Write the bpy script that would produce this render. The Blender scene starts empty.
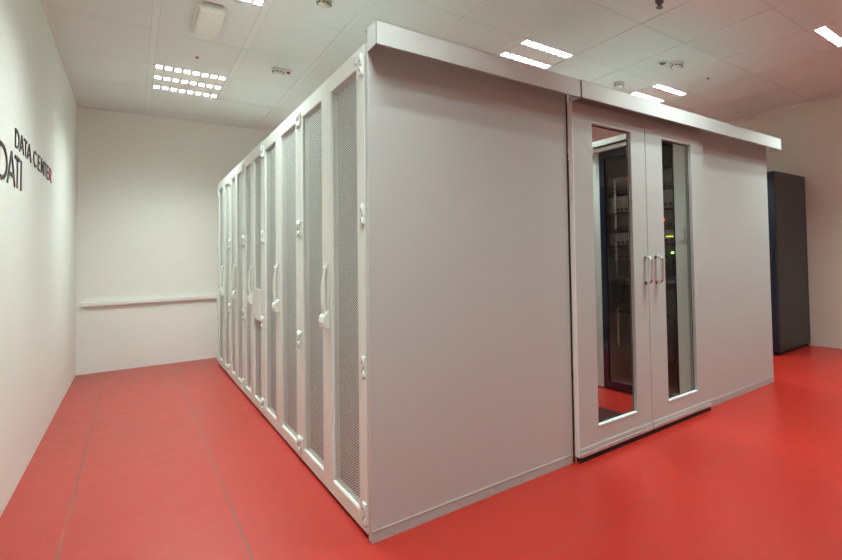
import bpy, bmesh, math, random
from mathutils import Vector, Matrix
random.seed(7)
sc = bpy.context.scene
col = sc.collection
PI = math.pi

# ------------------------------------------------------------------ room numbers (metres)
XL, XR = -1.085, 4.863
YN, YB = -3.60, 5.506
ZC = 2.795
RACK_H = 2.0

# ------------------------------------------------------------------ node helpers
def new_mat(name):
    m = bpy.data.materials.new(name); m.use_nodes = True
    nt = m.node_tree; nt.nodes.clear()
    out = nt.nodes.new('ShaderNodeOutputMaterial')
    return m, nt, out

def N(nt, t, **kw):
    n = nt.nodes.new(t)
    for k, v in kw.items(): setattr(n, k, v)
    return n

def mth(nt, op, a, b=None, c=None):
    n = nt.nodes.new('ShaderNodeMath'); n.operation = op
    for i, v in enumerate((a, b, c)):
        if v is None: continue
        if isinstance(v, (int, float)): n.inputs[i].default_value = v
        else: nt.links.new(v, n.inputs[i])
    return n.outputs[0]

def simple(name, colr, rough=0.5, metal=0.0, spec=0.5, noise=0.0, nscale=40, bump=0.0, bscale=200, coat=0.0):
    m, nt, out = new_mat(name)
    p = N(nt, 'ShaderNodeBsdfPrincipled')
    p.inputs['Base Color'].default_value = (*colr, 1)
    p.inputs['Roughness'].default_value = rough
    p.inputs['Metallic'].default_value = metal
    p.inputs['Specular IOR Level'].default_value = spec
    p.inputs['Coat Weight'].default_value = coat
    tc = N(nt, 'ShaderNodeTexCoord')
    if noise > 0:
        nz = N(nt, 'ShaderNodeTexNoise'); nz.inputs['Scale'].default_value = nscale
        nz.inputs['Detail'].default_value = 4
        nt.links.new(tc.outputs['Object'], nz.inputs['Vector'])
        mx = N(nt, 'ShaderNodeMix'); mx.data_type = 'RGBA'
        mx.inputs[6].default_value = (*[c * (1 - noise) for c in colr], 1)
        mx.inputs[7].default_value = (*[min(1, c * (1 + noise)) for c in colr], 1)
        nt.links.new(nz.outputs[0], mx.inputs[0])
        nt.links.new(mx.outputs[2], p.inputs['Base Color'])
    if bump > 0:
        nb = N(nt, 'ShaderNodeTexNoise'); nb.inputs['Scale'].default_value = bscale
        nt.links.new(tc.outputs['Object'], nb.inputs['Vector'])
        b = N(nt, 'ShaderNodeBump'); b.inputs['Strength'].default_value = bump
        b.inputs['Distance'].default_value = 0.002
        nt.links.new(nb.outputs[0], b.inputs['Height'])
        nt.links.new(b.outputs[0], p.inputs['Normal'])
    nt.links.new(p.outputs[0], out.inputs[0])
    return m

def emis(name, colr, s):
    m, nt, out = new_mat(name)
    e = N(nt, 'ShaderNodeEmission'); e.inputs[0].default_value = (*colr, 1); e.inputs[1].default_value = s
    nt.links.new(e.outputs[0], out.inputs[0]); return m

def glass(name, tint, ior=1.5, rough=0.0):
    m, nt, out = new_mat(name)
    t = N(nt, 'ShaderNodeBsdfTransparent'); t.inputs[0].default_value = (*tint, 1)
    g = N(nt, 'ShaderNodeBsdfGlossy'); g.inputs['Roughness'].default_value = rough
    fr = N(nt, 'ShaderNodeFresnel'); fr.inputs[0].default_value = ior
    mx = N(nt, 'ShaderNodeMixShader')
    ge = N(nt, 'ShaderNodeNewGeometry')
    fac = mth(nt, 'MULTIPLY', fr.outputs[0], mth(nt, 'SUBTRACT', 1.0, ge.outputs['Backfacing']))
    nt.links.new(fac, mx.inputs[0]); nt.links.new(t.outputs[0], mx.inputs[1]); nt.links.new(g.outputs[0], mx.inputs[2])
    nt.links.new(mx.outputs[0], out.inputs[0]); return m

def perforated(name, colr):
    """sheet steel with staggered rows of oval holes, in the door's own y/z"""
    m, nt, out = new_mat(name)
    tc = N(nt, 'ShaderNodeTexCoord'); sp = N(nt, 'ShaderNodeSeparateXYZ')
    nt.links.new(tc.outputs['Object'], sp.inputs[0])
    dy, dz, a, b = 0.024, 0.0115, 0.0082, 0.0033
    u = mth(nt, 'DIVIDE', sp.outputs[1], dy); v = mth(nt, 'DIVIDE', sp.outputs[2], dz)
    def lattice(off):
        fu = mth(nt, 'SUBTRACT', mth(nt, 'FRACT', mth(nt, 'ADD', u, off + 10)), 0.5)
        fv = mth(nt, 'SUBTRACT', mth(nt, 'FRACT', mth(nt, 'ADD', v, off + 10)), 0.5)
        eu = mth(nt, 'POWER', mth(nt, 'ABSOLUTE', mth(nt, 'MULTIPLY', fu, dy / a)), 2)
        ev = mth(nt, 'POWER', mth(nt, 'ABSOLUTE', mth(nt, 'MULTIPLY', fv, dz / b)), 2)
        return mth(nt, 'ADD', eu, ev)
    hole = mth(nt, 'LESS_THAN', mth(nt, 'MINIMUM', lattice(0.0), lattice(0.5)), 1.0)
    p = N(nt, 'ShaderNodeBsdfPrincipled'); p.inputs['Base Color'].default_value = (*colr, 1)
    p.inputs['Roughness'].default_value = 0.5
    t = N(nt, 'ShaderNodeBsdfTransparent')
    mx = N(nt, 'ShaderNodeMixShader')
    nt.links.new(hole, mx.inputs[0]); nt.links.new(p.outputs[0], mx.inputs[1]); nt.links.new(t.outputs[0], mx.inputs[2])
    nt.links.new(mx.outputs[0], out.inputs[0]); return m

def floor_mat():
    m, nt, out = new_mat('red_floor')
    p = N(nt, 'ShaderNodeBsdfPrincipled')
    tc = N(nt, 'ShaderNodeTexCoord'); sp = N(nt, 'ShaderNodeSeparateXYZ')
    nt.links.new(tc.outputs['Object'], sp.inputs[0])
    T = 0.5225
    def seam(o, off, w):
        f = mth(nt, 'FRACT', mth(nt, 'ADD', mth(nt, 'DIVIDE', mth(nt, 'SUBTRACT', o, off), T), 20.5))
        d = mth(nt, 'MULTIPLY', mth(nt, 'ABSOLUTE', mth(nt, 'SUBTRACT', f, 0.5)), T)
        return mth(nt, 'LESS_THAN', d, w)
    nz = N(nt, 'ShaderNodeTexNoise'); nz.inputs['Scale'].default_value = 1.3; nz.inputs['Detail'].default_value = 3
    nt.links.new(tc.outputs['Object'], nz.inputs['Vector'])
    n2 = N(nt, 'ShaderNodeTexNoise'); n2.inputs['Scale'].default_value = 9; n2.inputs['Detail'].default_value = 5
    nt.links.new(tc.outputs['Object'], n2.inputs['Vector'])
    sx = seam(sp.outputs[0], -0.345, 0.0034); sy = seam(sp.outputs[1], -0.565, 0.003)
    sx = mth(nt, 'MULTIPLY', sx, mth(nt, 'ADD', mth(nt, 'MULTIPLY', mth(nt, 'LESS_THAN', sp.outputs[0], 0.0), 0.75), 0.25))
    sy = mth(nt, 'MULTIPLY', sy, mth(nt, 'ADD', mth(nt, 'MULTIPLY', mth(nt, 'COMPARE', sp.outputs[1], -0.565, 0.2), 0.8), 0.15))
    amt = mth(nt, 'MULTIPLY', mth(nt, 'MAXIMUM', mth(nt, 'MULTIPLY', sx, 1.0), mth(nt, 'MULTIPLY', sy, 0.6)),
              mth(nt, 'SMOOTH_MIN', mth(nt, 'MAXIMUM', mth(nt, 'MULTIPLY', mth(nt, 'SUBTRACT', nz.outputs[0], 0.22), 4.0), 0.0), 1.0, 0.1))
    base = N(nt, 'ShaderNodeMix'); base.data_type = 'RGBA'
    base.inputs[6].default_value = (0.31, 0.012, 0.0065, 1); base.inputs[7].default_value = (0.39, 0.022, 0.0125, 1)
    cr = mth(nt, 'ADD', mth(nt, 'MULTIPLY', nz.outputs[0], 0.6), mth(nt, 'MULTIPLY', n2.outputs[0], 0.4))
    nt.links.new(cr, base.inputs[0])
    mx = N(nt, 'ShaderNodeMix'); mx.data_type = 'RGBA'
    nt.links.new(amt, mx.inputs[0]); nt.links.new(base.outputs[2], mx.inputs[6])
    mx.inputs[7].default_value = (0.15, 0.06, 0.04, 1)
    nt.links.new(mx.outputs[2], p.inputs['Base Color'])
    r = mth(nt, 'ADD', mth(nt, 'MULTIPLY', n2.outputs[0], 0.14), 0.26)
    nt.links.new(r, p.inputs['Roughness'])
    p.inputs['Specular IOR Level'].default_value = 0.55
    nt.links.new(p.outputs[0], out.inputs[0]); return m

M = {}
M['wall'] = simple('white_wall_paint', (0.83, 0.85, 0.80), 0.62, noise=0.015, nscale=3, bump=0.15, bscale=90)
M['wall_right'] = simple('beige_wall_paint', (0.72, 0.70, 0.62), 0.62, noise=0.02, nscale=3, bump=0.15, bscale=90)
M['ceiling'] = simple('ceiling_tile', (0.74, 0.77, 0.75), 0.7, noise=0.02, nscale=2.0, bump=0.1, bscale=300)
M['runner'] = simple('ceiling_runner', (0.76, 0.78, 0.76), 0.5)
M['runner_groove'] = simple('ceiling_joint', (0.66, 0.67, 0.65), 0.7)
M['floor'] = floor_mat()
M['steel'] = simple('light_grey_powder_coat', (0.66, 0.70, 0.65), 0.42, bump=0.08, bscale=700)
M['panel'] = simple('satin_grey_panel', (0.50, 0.54, 0.52), 0.40, metal=0.22, noise=0.02, nscale=2, bump=0.05, bscale=600)
M['header'] = simple('header_powder_coat', (0.56, 0.60, 0.58), 0.45, bump=0.08, bscale=700)
M['kick'] = simple('grey_kick_plate', (0.42, 0.42, 0.40), 0.35)
M['trim'] = simple('brushed_aluminium', (0.62, 0.62, 0.60), 0.30, metal=0.6)
M['chrome'] = simple('polished_steel', (0.72, 0.71, 0.68), 0.14, metal=1.0)
M['black'] = simple('black_rubber', (0.012, 0.012, 0.012), 0.6)
M['dark'] = simple('dark_interior', (0.03, 0.033, 0.031), 0.6)
M['cabinet'] = simple('charcoal_cabinet_paint', (0.035, 0.036, 0.034), 0.32, noise=0.1, nscale=5)
M['cab_glass'] = simple('blue_black_glass', (0.006, 0.012, 0.03), 0.06, spec=0.6)
M['perf'] = perforated('perforated_steel', (0.68, 0.72, 0.68))
M['white'] = simple('white_plastic', (0.82, 0.82, 0.78), 0.35)
M['beige'] = simple('cream_plastic', (0.62, 0.60, 0.45), 0.4)
M['acrylic'] = simple('frosted_acrylic', (0.80, 0.79, 0.74), 0.15, noise=0.08, nscale=30)
M['letter'] = simple('charcoal_vinyl', (0.045, 0.04, 0.04), 0.5)
M['letter_red'] = simple('crimson_vinyl', (0.45, 0.03, 0.07), 0.5)
M['glass'] = glass('clear_pane', (0.90, 0.92, 0.91), 1.38)
M['smoked'] = glass('smoked_pane', (0.80, 0.76, 0.74), 1.5)
M['led_green'] = emis('green_led', (0.25, 1.0, 0.1), 5)
M['led_yellow'] = emis('yellow_led', (0.8, 0.9, 0.1), 3)
M['led_red'] = emis('red_led', (1.0, 0.05, 0.05), 5)
M['device'] = simple('dark_grey_device', (0.13, 0.13, 0.12), 0.4)
M['device_light'] = simple('silver_device', (0.42, 0.43, 0.41), 0.4)
M['grille'] = simple('dark_floor_grille', (0.06, 0.010, 0.008), 0.45, noise=0.2, nscale=60)
M['reflector'] = simple('louvre_aluminium', (0.60, 0.62, 0.62), 0.3, metal=0.3)
M['red_cap'] = simple('red_plastic', (0.55, 0.02, 0.02), 0.4)
M['grey_spot'] = simple('dark_grey_metal', (0.09, 0.09, 0.09), 0.4)
M['lamp'] = emis('lit_tube', (0.96, 1.0, 1.0), 9.0)

# ------------------------------------------------------------------ mesh helpers
class MB:
    def __init__(s): s.v = []; s.f = []; s.sm = []
    def box(s, x0, x1, y0, y1, z0, z1, rot=None):
        n = len(s.v)
        s.v += [(x, y, z) for z in (z0, z1) for y in (y0, y1) for x in (x0, x1)]
        for q in ((0, 2, 3, 1), (4, 5, 7, 6), (0, 1, 5, 4), (2, 6, 7, 3), (0, 4, 6, 2), (1, 3, 7, 5)):
            s.f.append(tuple(n + i for i in q)); s.sm.append(False)
        return s
    def frame(s, axis, a0, a1, u0, u1, v0, v1, iu0, iu1, iv0, iv1):
        """rectangular frame with an opening: axis 'x' -> slab a0..a1 in x, u=y, v=z; axis 'y' -> slab in y, u=x, v=z"""
        def P(a, u, v): return (a, u, v) if axis == 'x' else (u, a, v)
        n = len(s.v)
        for a in (a0, a1):
            for (u, v) in ((u0, v0), (u1, v0), (u1, v1), (u0, v1), (iu0, iv0), (iu1, iv0), (iu1, iv1), (iu0, iv1)):
                s.v.append(P(a, u, v))
        for i in range(4):
            j = (i + 1) % 4
            for q in ((i, j, 4 + j, 4 + i), (8 + i, 12 + i, 12 + j, 8 + j), (i, 8 + i, 8 + j, j), (4 + i, 4 + j, 12 + j, 12 + i)):
                s.f.append(tuple(n + k for k in q)); s.sm.append(False)
        return s
    def tube(s, pts, r, n=10, caps=True):
        pts = [Vector(p) for p in pts]; base = len(s.v)
        prev = None
        for i, p in enumerate(pts):
            d = (pts[min(i + 1, len(pts) - 1)] - pts[max(i - 1, 0)]).normalized()
            if prev is None:
                a = Vector((0, 0, 1)) if abs(d.z) < 0.9 else Vector((1, 0, 0))
                prev = (a - d * a.dot(d)).normalized()
            prev = (prev - d * prev.dot(d)).normalized()
            w = d.cross(prev)
            rr = r[i] if isinstance(r, (list, tuple)) else r
            for k in range(n):
                t = 2 * PI * k / n
                s.v.append(tuple(p + (prev * math.cos(t) + w * math.sin(t)) * rr))
        for i in range(len(pts) - 1):
            for k in range(n):
                a = base + i * n + k; b = base + i * n + (k + 1) % n
                s.f.append((a, b, b + n, a + n)); s.sm.append(True)
        if caps:
            s.f.append(tuple(base + k for k in reversed(range(n)))); s.sm.append(False)
            e = base + (len(pts) - 1) * n
            s.f.append(tuple(e + k for k in range(n))); s.sm.append(False)
        return s
    def lathe(s, prof, cx, cy, n=28):
        """prof: (radius, z) list, turned about the vertical through cx, cy"""
        base = len(s.v)
        for (r, z) in prof:
            for k in range(n):
                t = 2 * PI * k / n
                s.v.append((cx + r * math.cos(t), cy + r * math.sin(t), z))
        for i in range(len(prof) - 1):
            for k in range(n):
                a = base + i * n + k; b = base + i * n + (k + 1) % n
                s.f.append((a, b, b + n, a + n)); s.sm.append(True)
        s.f.append(tuple(base + k for k in range(n))); s.sm.append(False)
        e = base + (len(prof) - 1) * n
        s.f.append(tuple(e + k for k in range(n))); s.sm.append(False)
        return s
    def prism(s, outline, y0, y1):
        """outline of (x, z) extruded along y"""
        n = len(s.v); k = len(outline)
        for y in (y0, y1):
            s.v += [(x, y, z) for (x, z) in outline]
        s.f.append(tuple(n + i for i in range(k))); s.f.append(tuple(n + k + i for i in reversed(range(k)))); s.sm += [False] * 2
        for i in range(k):
            j = (i + 1) % k
            s.f.append((n + i, n + k + i, n + k + j, n + j)); s.sm.append(False)
        return s
    def build(s, name, mat, parent=None, bevel=0.0, origin=None):
        me = bpy.data.meshes.new(name)
        v = s.v
        if origin is not None: v = [tuple(Vector(p) - Vector(origin)) for p in v]
        me.from_pydata(v, [], s.f)
        for p, sm in zip(me.polygons, s.sm): p.use_smooth = sm
        bm = bmesh.new(); bm.from_mesh(me)
        bmesh.ops.recalc_face_normals(bm, faces=bm.faces)
        if bevel > 0:
            ed = [e for e in bm.edges if len(e.link_faces) == 2 and e.calc_face_angle(0) > 0.6]
            bmesh.ops.bevel(bm, geom=ed, offset=bevel, segments=2, affect='EDGES', profile=0.6, clamp_overlap=True)
        bm.to_mesh(me); bm.free()
        me.materials.append(mat)
        o = bpy.data.objects.new(name, me); col.objects.link(o)
        if origin is not None: o.location = origin
        if parent is not None:
            o.parent = parent
        return o

def thing(name, label, cat, loc=(0, 0, 0), group=None):
    o = bpy.data.objects.new(name, None); col.objects.link(o)
    o.location = loc; o.empty_display_size = 0.1
    o['label'] = label; o['category'] = cat
    if group: o['group'] = group
    return o
def tag(o, label, cat, group=None):
    o['label'] = label; o['category'] = cat
    if group: o['group'] = group
    return o
def struct(o): o['kind'] = 'structure'; return o
def box(x0, x1, y0, y1, z0, z1): return MB().box(x0, x1, y0, y1, z0, z1)

# ------------------------------------------------------------------ the room
struct(box(XL - .1, XR + .1, YN - .1, YB + .1, -0.1, 0).build('floor', M['floor']))
struct(box(XL - .1, XL, YN - .1, YB + .1, 0, ZC + .12).build('wall_left', M['wall']))
struct(box(XR, XR + .1, YN - .1, YB + .1, 0, ZC + .12).build('wall_right', M['wall_right']))
struct(box(XL, XR, YB, YB + .1, 0, ZC + .12).build('wall_back', M['wall']))
struct(box(XL, XR, YN - .1, YN, 0, ZC + .12).build('wall_front', M['wall']))

gx = [XL, -0.565, -0.05, 0.43, 0.985, 1.485, 1.995, 2.51, 3.04, 3.55, 4.07, 4.60, XR]
gy = [YN, -3.50, -2.76, -1.99, -1.23, -0.46, 0.315, 1.075, 1.855, 2.70, 3.54, 4.36, 5.18, YB]
fixtures = [(1, 7, 'a'), (1, 10, 'b'), (5, 7, 'c'), (8, 7, 'd'), (8, 4, 'e'), (5, 10, 'f'), (8, 10, 'g'), (5, 4, 'h'), (1, 4, 'i'), (11, 4, 'j')]  # lamp j is an unseen extra, added to brighten the enclosure front
fset = {(i, j) for i, j, _ in fixtures}
cm = MB()
for i in range(len(gx) - 1):
    for j in range(len(gy) - 1):
        if (i, j) in fset: continue
        cm.box(gx[i], gx[i + 1], gy[j], gy[j + 1], ZC, ZC + 0.02)
struct(cm.build('ceiling', M['ceiling']))
struct(box(XL, XR, YN, YB, ZC + .11, ZC + .12).build('ceiling_slab', M['ceiling']))
# exposed runners: wide ones along y, thin joints along x, cut at the lamps
rm = MB(); jm = MB()
for i in range(1, len(gx) - 1):
    x = gx[i]
    for j in range(len(gy) - 1):
        if gy[j] + .01 >= gy[j + 1]: continue
        rm.box(x - .017, x + .017, gy[j] + .006, gy[j + 1] - .006, ZC - .003, ZC)
        for sx in (-1, 1):
            jm.box(x + sx * .0195 - .0022, x + sx * .0195 + .0022, gy[j], gy[j + 1], ZC - .0012, ZC)
for j in range(1, len(gy) - 1):
    y = gy[j]; wide = .011 if y < 0.5 else .004
    jm.box(XL, XR, y - wide / 2, y + wide / 2, ZC - .0012, ZC)
struct(rm.build('trim_1', M['runner']))
struct(jm.build('trim_2', M['runner_groove']))
# perimeter angle of the ceiling
pm = MB()
pm.box(XL, XL + .018, YN, YB, ZC - .012, ZC - .001); pm.box(XR - .018, XR, YN, YB, ZC - .012, ZC - .001)
pm.box(XL + .018, XR - .018, YB - .018, YB, ZC - .012, ZC - .001)
struct(pm.build('trim_3', M['runner']))
# white rail along the back wall
struct(box(XL + .04, 1.2, YB - .035, YB, 0.700, 0.742).build('trim_4', M['white'], bevel=.004))

# ------------------------------------------------------------------ recessed louvred lamps
lab = {
 'a': 'louvred ceiling lamp cut by the photo top edge, next to the white emergency light',
 'b': 'three strip louvred ceiling lamp above the passage beside the left wall',
 'c': 'louvred ceiling lamp seen just over the left header of the grey enclosure',
 'd': 'smallest louvred ceiling lamp, seen just above the header over the glazed doors',
 'e': 'louvred ceiling lamp cut by the right edge of the photo',
 'f': 'louvred ceiling lamp over the far end of the rack aisle',
 'g': 'louvred ceiling lamp over the far right corner of the room',
 'h': 'louvred ceiling lamp in front of the grey panel',
 'i': 'louvred ceiling lamp over the corner where the viewer stands',
 'j': 'extra louvred ceiling lamp added out of view beside the right wall'}
LAMP_COL = (0.87, 1.0, 0.96)
for (i, j, k) in fixtures:
    x0, x1, y0, y1 = gx[i] + .012, gx[i + 1] - .012, gy[j] + .008, gy[j + 1] - .008
    cx, cy = (x0 + x1) / 2, (y0 + y1) / 2
    t = thing('ceiling_lamp', lab[k], 'ceiling lamp', (cx, cy, ZC), 'louvred lamps in the ceiling')
    hx, hy = (x1 - x0) / 2, (y1 - y0) / 2
    h = MB()
    h.box(-hx, hx, -hy, hy, .085, .09)
    for s in (-1, 1):
        h.box(s * hx - .003, s * hx + .003, -hy, hy, -.001, .085); h.box(-hx, hx, s * hy - .003, s * hy + .003, -.001, .085)
    h.build('housing', M['white'], t)
    w = .042
    offs = (-hy + .07, 0.0, hy - .07)
    bands = MB()
    edges = [-hy] + [e for o in offs for e in (o - w, o + w)] + [hy]
    for a, b in zip(edges[0::2], edges[1::2]):
        bands.box(-hx + .003, hx - .003, a, b, .006, .010)
    bands.build('cover_plate', M['white'], t)
    for o in offs:
        lou = MB()
        nb = 8
        for q in range(nb + 1):
            xx = -hx + .006 + (2 * hx - .012) * q / nb
            lou.box(xx - .010, xx + .010, o - w, o + w, .004, .036)
        for s in (-1, 1):
            lou.box(-hx + .004, hx - .004, o + s * w - .002, o + s * w + .002, .006, .05)
        lou.build('louvre', M['reflector'], t)
        MB().tube([(-hx + .02, o, .055), (hx - .02, o, .055)], .013, 10).build('tube', M['lamp'], t)
    L = bpy.data.lights.new('tube_light', 'AREA'); L.shape = 'RECTANGLE'
    for n_, o in enumerate(offs):
        Ld = bpy.data.lights.new('tube_light', 'AREA'); Ld.shape = 'RECTANGLE'
        Ld.size = 2 * hx - .05; Ld.size_y = .066; Ld.energy = 17.0; Ld.color = LAMP_COL; Ld.spread = math.radians(155)
        lo = bpy.data.objects.new('tube_light', Ld); col.objects.link(lo); lo.parent = t
        lo.location = (0, o, .0395)

# ------------------------------------------------------------------ things on the ceiling
em = thing('emergency_light', 'white emergency light box hanging under the ceiling beside the lamp at the top edge', 'emergency light', (-.305, 2.24, ZC))
b_ = MB(); b_.box(-.066, .066, -.255, .255, -.055, -.012)
b_.build('diffuser', M['acrylic'], em, bevel=.012)
box(-.075, .075, -.262, .262, -.014, 0).build('base_plate', M['white'], em, bevel=.004)
box(-.05, .05, -.280, -.262, -.012, 0).build('bracket', M['kick'], em)
MB().tube([(-.05, -.2, -.045), (-.05, .2, -.045)], .008).tube([(.02, -.2, -.045), (.02, .2, -.045)], .008).build('tube', M['white'], em)

def detector(x, y, r, mat, label, slots=True):
    t = thing('smoke_detector', label, 'smoke detector', (x, y, ZC), 'smoke detectors on the ceiling')
    MB().lathe([(r, 0), (r, -.012), (r * .92, -.017)], 0, 0).build('base', mat, t)
    MB().lathe([(r * .82, -.0165), (r * .85, -.028), (r * .62, -.044), (r * .3, -.050), (.001, -.051)], 0, 0).build('sensor_head', mat, t)
    s = MB()
    for k in range(10):
        a = 2 * PI * k / 10
        c, sn = math.cos(a), math.sin(a)
        p = [(r * .845 * math.cos(a + d), r * .845 * math.sin(a + d), -.030 - .004 * 0) for d in (-.2, 0, .2)]
        s.tube(p, .0042, 6)
    s.build('vent_slot', M['black'], t)
    return t
detector(.200, 1.45, .046, M['beige'], 'cream smoke detector above the corner where the grey header starts')
detector(.225, 3.02, .050, M['white'], 'white smoke detector beside the small red indicator above the racks')
detector(2.77, .63, .062, M['white'], 'white smoke detector beside a ring sensor, over the glazed doors')
detector(2.73, 1.33, .055, M['white'], 'white smoke detector half hidden behind the header over the glazed doors')
ind = thing('alarm_indicator', 'small white indicator with a red cap next to a smoke detector', 'indicator light', (.295, 3.0, ZC))
MB().lathe([(.028, 0), (.028, -.010), (.018, -.014)], 0, 0).build('base', M['white'], ind)
MB().lathe([(.013, -.0135), (.013, -.026), (.006, -.034)], 0, 0).build('lens', M['red_cap'], ind)
rs = thing('ring_sensor', 'flat white ring sensor beside a smoke detector over the glazed doors', 'sensor', (2.655, .695, ZC))
MB().lathe([(.045, 0), (.045, -.008), (.032, -.012)], 0, 0).build('ring', M['white'], rs)
MB().lathe([(.03, -.0118), (.024, -.016)], 0, 0).build('centre', M['grey_spot'], rs)
sp = thing('sprinkler_head', 'dark sprinkler head cut by the top edge of the photo', 'sprinkler', (1.832, .01, ZC))
MB().lathe([(.030, 0), (.028, -.01), (.015, -.014), (.014, -.04)], 0, 0).build('body', M['grey_spot'], sp)
MB().lathe([(.022, -.039), (.024, -.043)], 0, 0).build('deflector', M['grey_spot'], sp)
tag(MB().lathe([(.010, 0), (.008, -.010), (.004, -.014)], 0, 0).build('ceiling_stud', M['red_cap'], None), 'tiny dark red stud between the emergency light and the louvred lamp', 'stud').location = (-.306, 3.128, ZC)
tag(MB().lathe([(.012, 0), (.010, -.010), (.004, -.014)], 0, 0).build('ceiling_stud', M['grey_spot'], None), 'tiny dark stud on the ceiling right of the ring sensor', 'stud').location = (3.294, .664, ZC)
wb = tag(box(-.02, .03, -.045, .045, -.025, 0).build('wall_bracket', M['wall_right'], bevel=.004), 'small bracket at the top of the right wall under the ceiling', 'bracket')
wb.location = (XR - .03, 1.16, ZC - .012)

# ------------------------------------------------------------------ lettering on the left wall
def letter_mb(ch, y0, y1, z0, z1, st):
    """flat cut letter lying on the left wall, reading along +y"""
    m = MB(); w = y1 - y0; h = z1 - z0; X0, X1 = XL, XL + .004
    def stroke(pts):
        P = [Vector((y0 + a * w, z0 + b * h)) for a, b in pts]
        nn = len(m.v); k = len(P)
        offs = []
        for i in range(k):
            d = (P[min(i + 1, k - 1)] - P[max(i - 1, 0)]).normalized()
            offs.append(Vector((-d.y, d.x)) * st / 2)
        for X in (X0, X1):
            for s_ in (-1, 1):
                for i in range(k):
                    q = P[i] + offs[i] * s_
                    m.v.append((X, q.x, q.y))
        for i in range(k - 1):
            for (a, b) in ((0, k), (2 * k, 3 * k), (0, 2 * k), (k, 3 * k)):
                m.f.append((nn + a + i, nn + a + i + 1, nn + b + i + 1, nn + b + i)); m.sm.append(False)
        for i in (0, k - 1):
            m.f.append((nn + i, nn + k + i, nn + 3 * k + i, nn + 2 * k + i)); m.sm.append(False)
    def arc(cx, cy, rx, ry, a0, a1, n=14):
        return [(cx + rx * math.cos(math.radians(a0 + (a1 - a0) * i / n)), cy + ry * math.sin(math.radians(a0 + (a1 - a0) * i / n))) for i in range(n + 1)]
    S = {
     'D': [[(.06, 0), (.06, 1)], [(0, .97), (.35, .97)] + arc(.35, .5, .6, .47, 90, -90) + [(0, .03)]],
     'A': [[(0, 0), (.5, 1)], [(.5, 1), (1, 0)], [(.2, .32), (.8, .32)]],
     'T': [[(0, .96), (1, .96)], [(.5, 0), (.5, 1)]],
     'C': [arc(.55, .5, .52, .48, 50, 310, 18)],
     'E': [[(.1, 0), (.1, 1)], [(.1, .96), (1, .96)], [(.1, .52), (.9, .52)], [(.1, .04), (1, .04)]],
     'N': [[(.08, 0), (.08, 1)], [(.08, 1), (.92, 0)], [(.92, 0), (.92, 1)]],
     'R': [[(.1, 0), (.1, 1)], [(.1, .96), (.5, .96)] + arc(.5, .73, .42, .23, 90, -90, 10) + [(.1, .5)], [(.45, .5), (.98, 0)]],
     'I': [[(.5, 0), (.5, 1)]]}
    for s_ in S[ch]: stroke(s_)
    return m
word1 = thing('wall_lettering', 'DATA CENTER in thin charcoal capitals ending in a red letter, on the left wall', 'lettering', (XL, 1.7, 1.71), 'lettering on the left wall')
word2 = thing('wall_lettering', 'larger charcoal capitals DATI lower on the left wall, cut by the photo edge', 'lettering', (XL, 1.2, 1.515), 'lettering on the left wall')
def put(word, parent, z0, z1, st):
    for ch, a, b in word:
        m = letter_mb(ch, a, b, z0, z1, st)
        o = m.build('letter', M['letter'] if not (ch == 'R') else M['letter_red'])
        o.parent = parent; o.matrix_parent_inverse = Matrix.Translation(-Vector(parent.location))
        if ch == 'R': o['label'] = 'red letter'
put([('D', 1.72, 1.835), ('A', 1.855, 1.985), ('T', 1.995, 2.10), ('A', 2.10, 2.25),
     ('C', 2.345, 2.49), ('E', 2.535, 2.635), ('N', 2.685, 2.81), ('T', 2.825, 2.94), ('E', 2.965, 3.06), ('R', 3.09, 3.22)], word1, 1.715, 1.805, .0105)
put([('D', 1.30, 1.515), ('A', 1.52, 1.725), ('T', 1.72, 1.865), ('I', 1.885, 1.935)], word2, 1.515, 1.672, .017)

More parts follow.
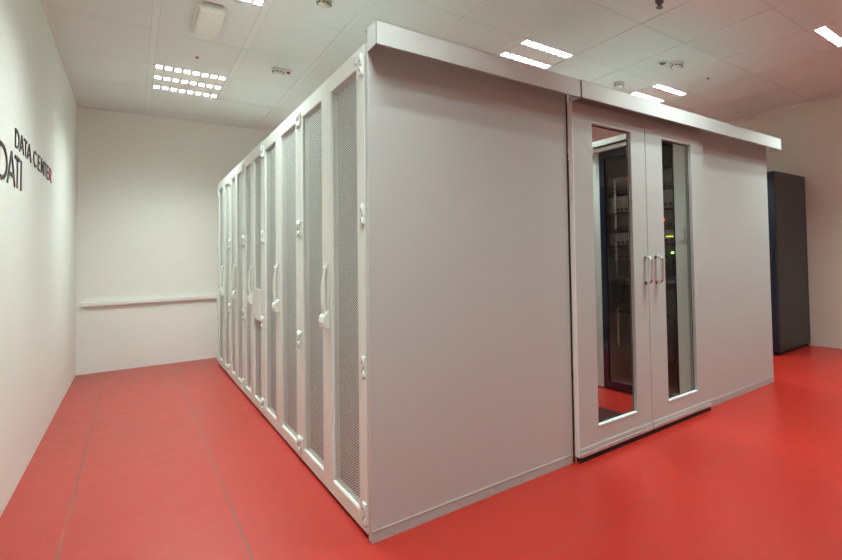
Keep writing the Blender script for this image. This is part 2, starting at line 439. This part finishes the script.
# ------------------------------------------------------------------ left rack row
def hinge(parent, y, z, side):
    """side +1: plate reaches towards +y"""
    h = MB()
    a, b = sorted((y, y + side * .040))
    h.box(-.006, 0, a, b, z - .040, z + .040)
    h.tube([(-.006, y + side * .005, z - .046), (-.006, y + side * .005, z - .012)], .005, 10)
    h.tube([(-.006, y + side * .005, z - .009), (-.006, y + side * .005, z + .046)], .005, 10)
    o = h.build('hinge', M['steel'], parent)
    return o
def door(parent, y0, y1, my0, my1, hinge_side, holes=True, handle_y=None, blank=False, label=False):
    f = MB().frame('x', 0.0, .024, y0, y1, .018, 1.985, my0, my1, .082, 1.918)
    d = f.build('door', M['steel'], parent, bevel=.0015)
    # folded lip around the opening and the perforated sheet, two skins a millimetre apart
    lip = MB().frame('x', .002, .030, my0 - .006, my1 + .006, .076, 1.924, my0 + .004, my1 - .004, .086, 1.914)
    lip.build('door_lip', M['steel'], d)
    box(.010, .0111, my0 + .004, my1 - .004, .086, 1.914).build('perforated_sheet', M['perf'], d)
    hy = y1 if hinge_side > 0 else y0
    for z in (.093, .677, 1.296, 1.915):
        hinge(d, hy - hinge_side * .006, z, -hinge_side)
        for dz in (-.02, .02):
            MB().tube([(-.0075, hy - hinge_side * .030, z + dz), (-.005, hy - hinge_side * .030, z + dz)], .0065, 8).build('screw', M['grey_spot'], d)
    if handle_y is not None:
        hy_ = handle_y - .03
        hd = MB()
        # housing at the bottom, rounded, and a bowed lever above it
        out = [(0, .785), (-.016, .785), (-.026, .797), (-.031, .820), (-.028, .842), (-.021, .854), (-.013, .866), (0, .870)]
        hd.prism(out, hy_ - .044, hy_ + .040)
        o = hd.build('handle_housing', M['steel'], d, bevel=.006)
        lv = MB()
        n = 12
        for i in range(n):
            pass
        prof_o = []; prof_i = []
        for i in range(n + 1):
            t_ = i / n; z = .862 + (1.092 - .862) * t_
            bow = -.010 - .010 * math.sin(PI * t_) ** 0.8 - .012 * (1 - t_)
            prof_o.append((bow, z)); prof_i.append((bow + .007 + .008 * (1 - t_), z))
        lv.prism(prof_o + prof_i[::-1], hy_ - .014, hy_ + .014)
        lv.build('handle_lever', M['steel'], d, bevel=.003)
        bp_ = MB().box(-.006, 0, hy_ - .024, hy_ + .024, .86, 1.10)
        bp_.build('handle_plate', M['steel'], d, bevel=.003)
        MB().tube([(-.020, hy_, 1.075), (-.004, hy_, 1.075)], .010, 10).build('handle_pivot', M['steel'], d)
    if blank:
        p = box(.004, .008, my0 + .01, my1 - .01, .684, .911).build('blank_plate', M['steel'], d)
    if label:
        yy = (y0 + y1) / 2
        ly = y0 + .012 if hinge_side > 0 else y1 - .05
        lb = MB().box(-.0015, 0, my0 - .03, my0 + .015, 1.936, 1.966)
        o = lb.build('name_plate', M['white'], d)
        MB().frame('x', -.0022, -.0015, my0 - .03, my0 + .015, 1.936, 1.966, my0 - .027, my0 + .012, 1.939, 1.963).build('name_plate_border', M['kick'], d)
    return d

left = [
 # y0, meet, y1, right mesh (a0,a1), left mesh (b0,b1), handle y
 (.045, .577, 1.161, .142, .530, .690, 1.080, .632, 'grey double-door server rack at the corner of the grey front panel'),
 (1.161, 1.738, 2.279, 1.250, 1.652, 1.827, 2.200, 1.785, 'grey double-door server rack, second from the front panel'),
 (2.279, 2.730, 3.150, 2.368, 2.660, 2.810, 3.065, 2.770, 'grey server rack with a blank plate over its door mesh, third from the front panel'),
 (3.150, 3.595, 4.012, 3.250, 3.530, 3.676, 3.920, 3.637, 'grey double-door server rack, next to last before the back wall'),
 (4.012, 4.479, 4.978, 4.105, 4.390, 4.570, 4.880, 4.525, 'grey double-door server rack, last of the row towards the back wall'),
]
D = 1.0
for k, (y0, ym, y1, a0, a1, b0, b1, hy, lb) in enumerate(left):
    t = thing('server_rack', lb, 'server rack', (0, y0, 0), 'server racks in the left row')
    W = y1 - y0
    fr = MB()
    fr.box(.028, D, .002, .012, .015, RACK_H - .004); fr.box(.028, D, W - .012, W - .002, .015, RACK_H - .004)
    fr.box(.004, D, .002, W - .002, RACK_H - .012, RACK_H + (.006 if k > 1 else 0)); fr.box(.028, D, .002, W - .002, .012, .03)
    fr.build('frame', M['steel'], t)
    pl = box(.02, D - .02, .004, W - .004, 0, .012).build('plinth', M['black'], t)
    # equipment inside, plus a dark slab that paints the shade seen through the mesh
    mm = MB(); z = .09
    rnd = random.Random(k)
    while z < 1.80:
        hgt = rnd.choice((.044, .088, .088, .13))
        mm.box(.20 + rnd.uniform(0, .012), .92, .09, W - .09, z, z + hgt - .004); z += hgt
    mm.box(.045, .19, .014, W - .014, .032, RACK_H - .014)
    mm.build('equipment', M['dark'], t)
    # middle upright behind the closing edges and the light cable duct beside it
    mid = MB(); mid.box(.025, .034, ym - y0 - .014, ym - y0 + .014, .03, RACK_H - .012)
    mid.build('middle_post', M['steel'], t)
    box(.97, .985, .012, W - .012, .03, RACK_H - .014).build('front_cover', M['device'], t)
    MB().frame('x', .986, .998, .006, W - .006, .02, RACK_H - .02, .07, W - .07, .10, RACK_H - .10).build('added_front_frame', M['steel'], t)  # unseen pale frame, added to brighten reflections in the inner rack glass
    dr = door(t, .003, ym - y0 - .0015, a0 - y0, a1 - y0, -1, label=(k < 3))
    dl = door(t, ym - y0 + .0015, W - .003, b0 - y0, b1 - y0, 1, handle_y=hy - y0 - .0)
    if k == 2:
        pb = box(-.004, .0085, a0 - y0 + .01, a1 - y0 + .01, .684, .911).build('blank_plate', M['steel'], dr)
        pb['label'] = 'plain grey plate fixed over the mesh'

# ------------------------------------------------------------------ right rack row, seen through the glazed doors
XF = 2.10
rt_ys = [(.045, 1.0), (1.0, 1.98)]
rl = ['dark glass-fronted server rack directly inside the glazed doors',
      'second glass-fronted rack inside the aisle, only its pale edge seen through the left glass']
for k, (y0, y1) in enumerate(rt_ys):
    t = thing('server_rack', rl[k], 'server rack', (XF, y0, 0), 'server racks in the inner row')
    W = y1 - y0
    fr = MB()
    fr.box(.024, 1.03, .002, .014, .012, 1.96); fr.box(.024, 1.03, W - .014, W - .002, .012, 1.96)
    fr.box(.024, 1.03, .014, W - .014, 1.95, 1.96); fr.box(.024, 1.03, .014, W - .014, .012, .04)
    fr.box(1.02, 1.03, .014, W - .014, .04, 1.95)
    ws = .105 if k == 0 else .060
    fr.box(0, .024, .002, ws, .012, 1.96); fr.box(0, .024, W - .045, W - .002, .012, 1.96)
    fr.build('frame', M['steel'], t)
    box(.03, 1.0, .004, W - .004, 0, .012).build('plinth', M['black'], t)
    box(.09, .12, .014, .05, .04, 1.95).build('mounting_rail', M['device'], t)
    d = MB().frame('x', .001, .024, ws + .002, W - .047, .014, 1.958, ws + .012, W - .105, .07, 1.90).build('door', M['cab_glass'], t)
    box(.010, .014, ws + .012, W - .105, .07, 1.90).build('glass_pane', M['smoked'], d)
    box(-.012, .001, .030, .050, 1.19, 1.29).build('door_lock', M['steel'], d, bevel=.003)
    box(.95, 1.0, .02, W - .02, .05, 1.94).build('back_cover', M['dark'], t)

# things mounted in the first inner rack
def device(z0, z1, mat, label, cat, leds, name, y0=.17, y1=.91, x0=XF + .06):
    t = thing(name, label, cat, (x0, (y0 + y1) / 2, z0), 'devices in the inner rack')
    hw = (y1 - y0) / 2
    box(0, .5, -hw, hw, 0, z1 - z0 - .004).build('case', mat, t, bevel=.003)
    ports = MB()
    for i in range(12):
        a = -hw + .05 + i * (2 * hw - .12) / 12
        ports.box(-.002, .001, a, a + .03, .010, min(.03, z1 - z0 - .014))
    ports.build('port_row', M['black'], t)
    for (y, dz, m, wd) in leds:
        box(-.004, 0, y - (y0 + y1) / 2 - wd, y - (y0 + y1) / 2 + wd, dz, dz + (.006 if m == 'led_yellow' else .013)).build('led', M[m], t)
    return t
device(1.60, 1.74, M['device'], 'dark rack device with a red light, topmost in the inner rack', 'rack device', [(.665, .108, 'led_red', .018)], 'rack_server')
device(1.45, 1.58, M['device_light'], 'grey rack device below the one with the red light', 'rack device', [], 'patch_panel')
device(1.30, 1.43, M['device'], 'dark rack device between two grey ones in the inner rack', 'rack device', [(.30, .05, 'led_red', .004)], 'rack_server')
device(1.18, 1.28, M['device_light'], 'grey rack device with a row of yellow green lights', 'rack device', [(.225 + .018 * i, .045, 'led_yellow', .004) for i in range(4)], 'network_switch')
device(1.06, 1.16, M['device'], 'dark rack device with one bright green light', 'rack device', [(.229, .040, 'led_green', .012)], 'network_switch')
device(.62, .84, M['device'], 'tall dark rack device under the pulled-out shelf', 'rack device', [], 'rack_server')
sh = tag(box(XF + .03, XF + .6, .12, .93, .885, .900).build('rack_shelf', M['device_light']), 'pale shelf at waist height in the inner rack', 'shelf', None)
# white cable bundle and black leads in the same rack
rnd = random.Random(3)
cbt = thing('cable_bundle', 'thin white cable with white tags hanging down the inner rack', 'cable', (XF + .045, .812, .36))
MB().tube([(0, 0, 1.36), (.002, .003, 1.0), (-.002, -.002, .7), (0, .003, .35), (0, 0, 0)], .0035, 8).build('cable', M['white'], cbt)
z_ = 1.345
while z_ > .05:
    absz = z_ + .36
    if absz > 1.34 or 1.06 < absz < 1.2 or absz < .92:
        hh = rnd.uniform(.012, .030)
        box(-.004, .004, -.006 - rnd.uniform(0, .006), .006 + rnd.uniform(0, .006), z_ - hh, z_).build('cable_tag', M['white'], cbt)
        z_ -= hh + rnd.uniform(.004, .02)
    else: z_ -= .02
kb = MB()
for i in range(12):
    a = rnd.uniform(.70, .88); b = rnd.uniform(.70, .88); lo = rnd.uniform(.67, .80)
    kb.tube([(XF + .035, a, .925), (XF + .025, a, .87), (XF + .03, a + .01, lo + .05), (XF + .03, (a + b) / 2, lo), (XF + .03, b, lo + .06), (XF + .028, b, .86), (XF + .035, b, .92)], .010, 7)
o = kb.build('cable_bundle', M['black']); tag(o, 'tangle of black cables hanging from the inner rack shelf', 'cable')

# white roof rail over the inner row
rr = thing('roof_rail', 'white rail running along the top of the inner racks, seen through the left glass', 'rail', (XF, 0, 1.96))
box(-.03, .03, .06, 1.98, .0, .030).build('lower_rail', M['white'], rr)
box(-.045, .03, .06, 1.98, .042, .085).build('upper_rail', M['white'], rr)
box(-.02, .02, .06, 1.98, .030, .042).build('rail_groove', M['black'], rr)
for y in (.10, 1.0): box(-.055, -.03, y - .02, y + .02, -.02, .04).build('bracket', M['white'], rr)

# dark grille tiles let into the aisle floor
for y0, lbx in ((-.042, 'dark floor grille tile just behind the left glass door'), (.4805, 'dark floor grille tile second inside the aisle')):
    ya = max(y0, .055)
    g = thing('floor_grille', lbx, 'floor grille', (1.4835, (ya + y0 + .5225) / 2, 0), 'grille tiles in the aisle floor')
    hy = (y0 + .5225 - ya) / 2 - .003
    box(-.258, .258, -hy, hy, 0, .002).build('tray', M['grille'], g)
    s_ = MB()
    for i in range(22):
        a = -.25 + i * .5 / 22
        s_.box(a, a + .012, -hy + .01, hy - .01, .002, .004)
    s_.build('bars', M['grille'], g)

# ------------------------------------------------------------------ the enclosure front
ZT = 1.99
ZD = 1.948
def screw(parent, x, y, z):
    MB().tube([(x, y, z), (x, y - .002, z)], .006, 8).build('screw', M['trim'], parent)
lp = thing('wall_panel', 'large plain grey panel between the corner of the racks and the glazed doors', 'panel', (0, .018, 0), 'plain panels of the enclosure front')
box(0, 1.008, -.018, .019, .0, ZT).build('sheet', M['panel'], lp, bevel=.0025)
k_ = box(.004, 1.004, -.0215, -.018, .0, .043).build('kick_plate', M['kick'], lp, bevel=.001)
box(.004, 1.004, -.0225, -.018, .043, .046).build('kick_strip', M['trim'], lp)
for x in (.075, .52, .985): screw(lp, x, -.0215, .022)
rp = thing('wall_panel', 'plain grey panel to the right of the glazed doors, nearest the black cabinet', 'panel', (2.22, .018, 0), 'plain panels of the enclosure front')
box(0, .945, -.018, .019, .0, ZT).build('sheet', M['panel'], rp, bevel=.0025)
box(.002, .943, -.0215, -.018, .0, .043).build('kick_plate', M['kick'], rp, bevel=.001)
box(.002, .943, -.0225, -.018, .043, .046).build('kick_strip', M['trim'], rp)
for x in (.05, .88): screw(rp, x, -.0215, .022)

ld = [('sliding_door', 'left glazed door leaf of the enclosure, next to the large plain panel', 1.024, 1.600, 1.163, 1.474, 1.573),
      ('sliding_door', 'right glazed door leaf of the enclosure, next to the smaller plain panel', 1.604, 2.207, 1.762, 2.068, 1.672)]
for idx, (nm, lb, x0, x1, g0, g1, hx_) in enumerate(ld):
    t = thing(nm, lb, 'door', (x0, -.0175, 0), 'glazed doors of the enclosure')
    W = x1 - x0
    y0, y1 = -.0175, .0215
    MB().frame('y', y0, y1, 0, W, .026, ZD, g0 - x0, g1 - x0, .160, 1.847).build('leaf', M['steel'] if False else M['panel'], t, bevel=.002)
    gp = box(g0 - x0, g1 - x0, y1 - .010, y1 - .004, .160, 1.847).build('glass_pane', M['glass'], t)
    box(g0 - x0 - .001, g1 - x0 + .001, y0 - .002, y1 - .011, .154, .165).build('window_sill', M['header'], t, bevel=.002)
    MB().frame('y', y1 - .011, y1 - .0101, g0 - x0, g1 - x0, .166, 1.847, g0 - x0 + .006, g1 - x0 - .006, .170, 1.841).build('window_gasket', M['black'], t)
    # shiny bottom profile and black brush seal
    box(.004, W - .001, y0 - .012, y0, .028, .048).build('bottom_profile', M['trim'], t, bevel=.003)
    box(.004, W - .001, y0 - .005, y0, .050, .072).build('bottom_channel', M['panel'], t, bevel=.002)
    box(.006, W - .003, y0 - .006, y1 - .005, .0, .025).build('brush_seal', M['black'], t)
    # D handle
    xh = hx_ - x0; yh = y0
    zt, zb = 1.083, .925
    pts = [(xh, yh, zt)]
    R = .022; Y = .052
    for i in range(7):
        a = PI / 2 * i / 6
        pts.append((xh, yh - (Y - R) - R * math.sin(a), zt - R + R * math.cos(a)))
    for i in range(7):
        a = PI / 2 * i / 6
        pts.append((xh, yh - (Y - R) - R * math.cos(a), zb + R - R * math.sin(a)))
    pts.append((xh, yh, zb))
    hd = MB().tube(pts, .0095, 12).build('handle', M['chrome'], t)
    for z in (zt, zb):
        MB().tube([(xh, yh, z), (xh, yh - .004, z)], .012, 14).build('handle_rose', M['chrome'], hd)
    if idx == 0:
        box(-.003, .001, y0, y1 - .004, .03, ZD).build('edge_trim', M['white'], t)['label'] = 'pale vertical edge strip'
# black seal strip between the large panel and the left leaf
tag(box(1.013, 1.019, .002, .03, .0, ZT).build('door_seal', M['black']), 'black vertical seal between the large panel and the left glazed door', 'seal')

# headers
def header(name, label, x0, x1, y0, y1=-.0005, depth=.0005):
    t = thing(name, label, 'header', (x0, y1, 1.95), 'header covers over the enclosure front')
    W = x1 - x0
    m = MB()
    m.box(0, W, y0 - y1, y0 - y1 + .002, 0, .094)           # face
    m.box(0, W, y0 - y1, .036, .092, .094)                   # top
    m.box(0, .002, y0 - y1, 0, 0, .094); m.box(W - .002, W, y0 - y1, 0, 0, .094)
    m.box(0, W, y0 - y1, y0 - y1 + .012, 0, .002)
    m.build('cover', M['header'], t)
    if x0 > 1: box(.002, 1.180, -.014, -.001, .001, .091).build('door_track', M['kick'], t)
    return t
header('header_cover', 'grey header box above the large plain panel, starting at the rack corner', .0, 1.030, -.105)
header('header_cover', 'long grey header box above the glazed doors and the right panel', 1.032, 3.221, -.112)

# ------------------------------------------------------------------ black cabinet at the right wall
bc = thing('black_cabinet', 'tall black equipment cabinet standing against the right wall', 'cabinet', (4.120, .455, 0))
cw, cd, ch = .738, .90, 1.945
m = MB(); m.box(.02, cw, 0, cd, .03, ch)
m.build('body', M['cabinet'], bc, bevel=.003)
box(.04, cw - .02, .02, cd - .02, 0, .03).build('plinth', M['black'], bc)
d = box(0, .019, .004, cd - .004, .035, ch - .004).build('door', M['cab_glass'], bc, bevel=.002)
box(-.012, 0, .03, .05, .98, 1.12).build('handle', M['black'], d)
MB().frame('y', -.003, 0, .03, cw - .01, .05, ch - .02, .036, cw - .016, .056, ch - .026).build('side_panel_edge', M['cabinet'], bc)

# ------------------------------------------------------------------ world, camera, view
w = bpy.data.worlds.new('world'); sc.world = w; w.use_nodes = True
w.node_tree.nodes['Background'].inputs[0].default_value = (0.9, 1, 1, 1)
w.node_tree.nodes['Background'].inputs[1].default_value = 0.0

cam = bpy.data.cameras.new('camera'); co = bpy.data.objects.new('camera', cam); col.objects.link(co)
cam.sensor_width = 36; cam.lens = 21.1428; cam.shift_x = -0.2419; cam.shift_y = -0.04996
R = ((0.7097659841148661, -0.0038834847497770802, -0.7044268353346952), (-0.7039821190985228, -0.03986236188615884, -0.709098137139289), (-0.025326345630757474, 0.9991976334294708, -0.03102685233690733))
mw = Matrix(R).to_4x4(); mw.translation = Vector((-0.6649, -2.11559, 1.11122)); co.matrix_world = mw
cam.clip_start = .02
sc.camera = co

sc.view_settings.view_transform = 'Standard'; sc.view_settings.look = 'None'
sc.view_settings.gamma = 1; sc.view_settings.use_curve_mapping = False
sc.view_settings.exposure = 0.80
sc.cycles.max_bounces = 10; sc.cycles.diffuse_bounces = 6; sc.cycles.transparent_max_bounces = 24
sc.cycles.sample_clamp_indirect = 6
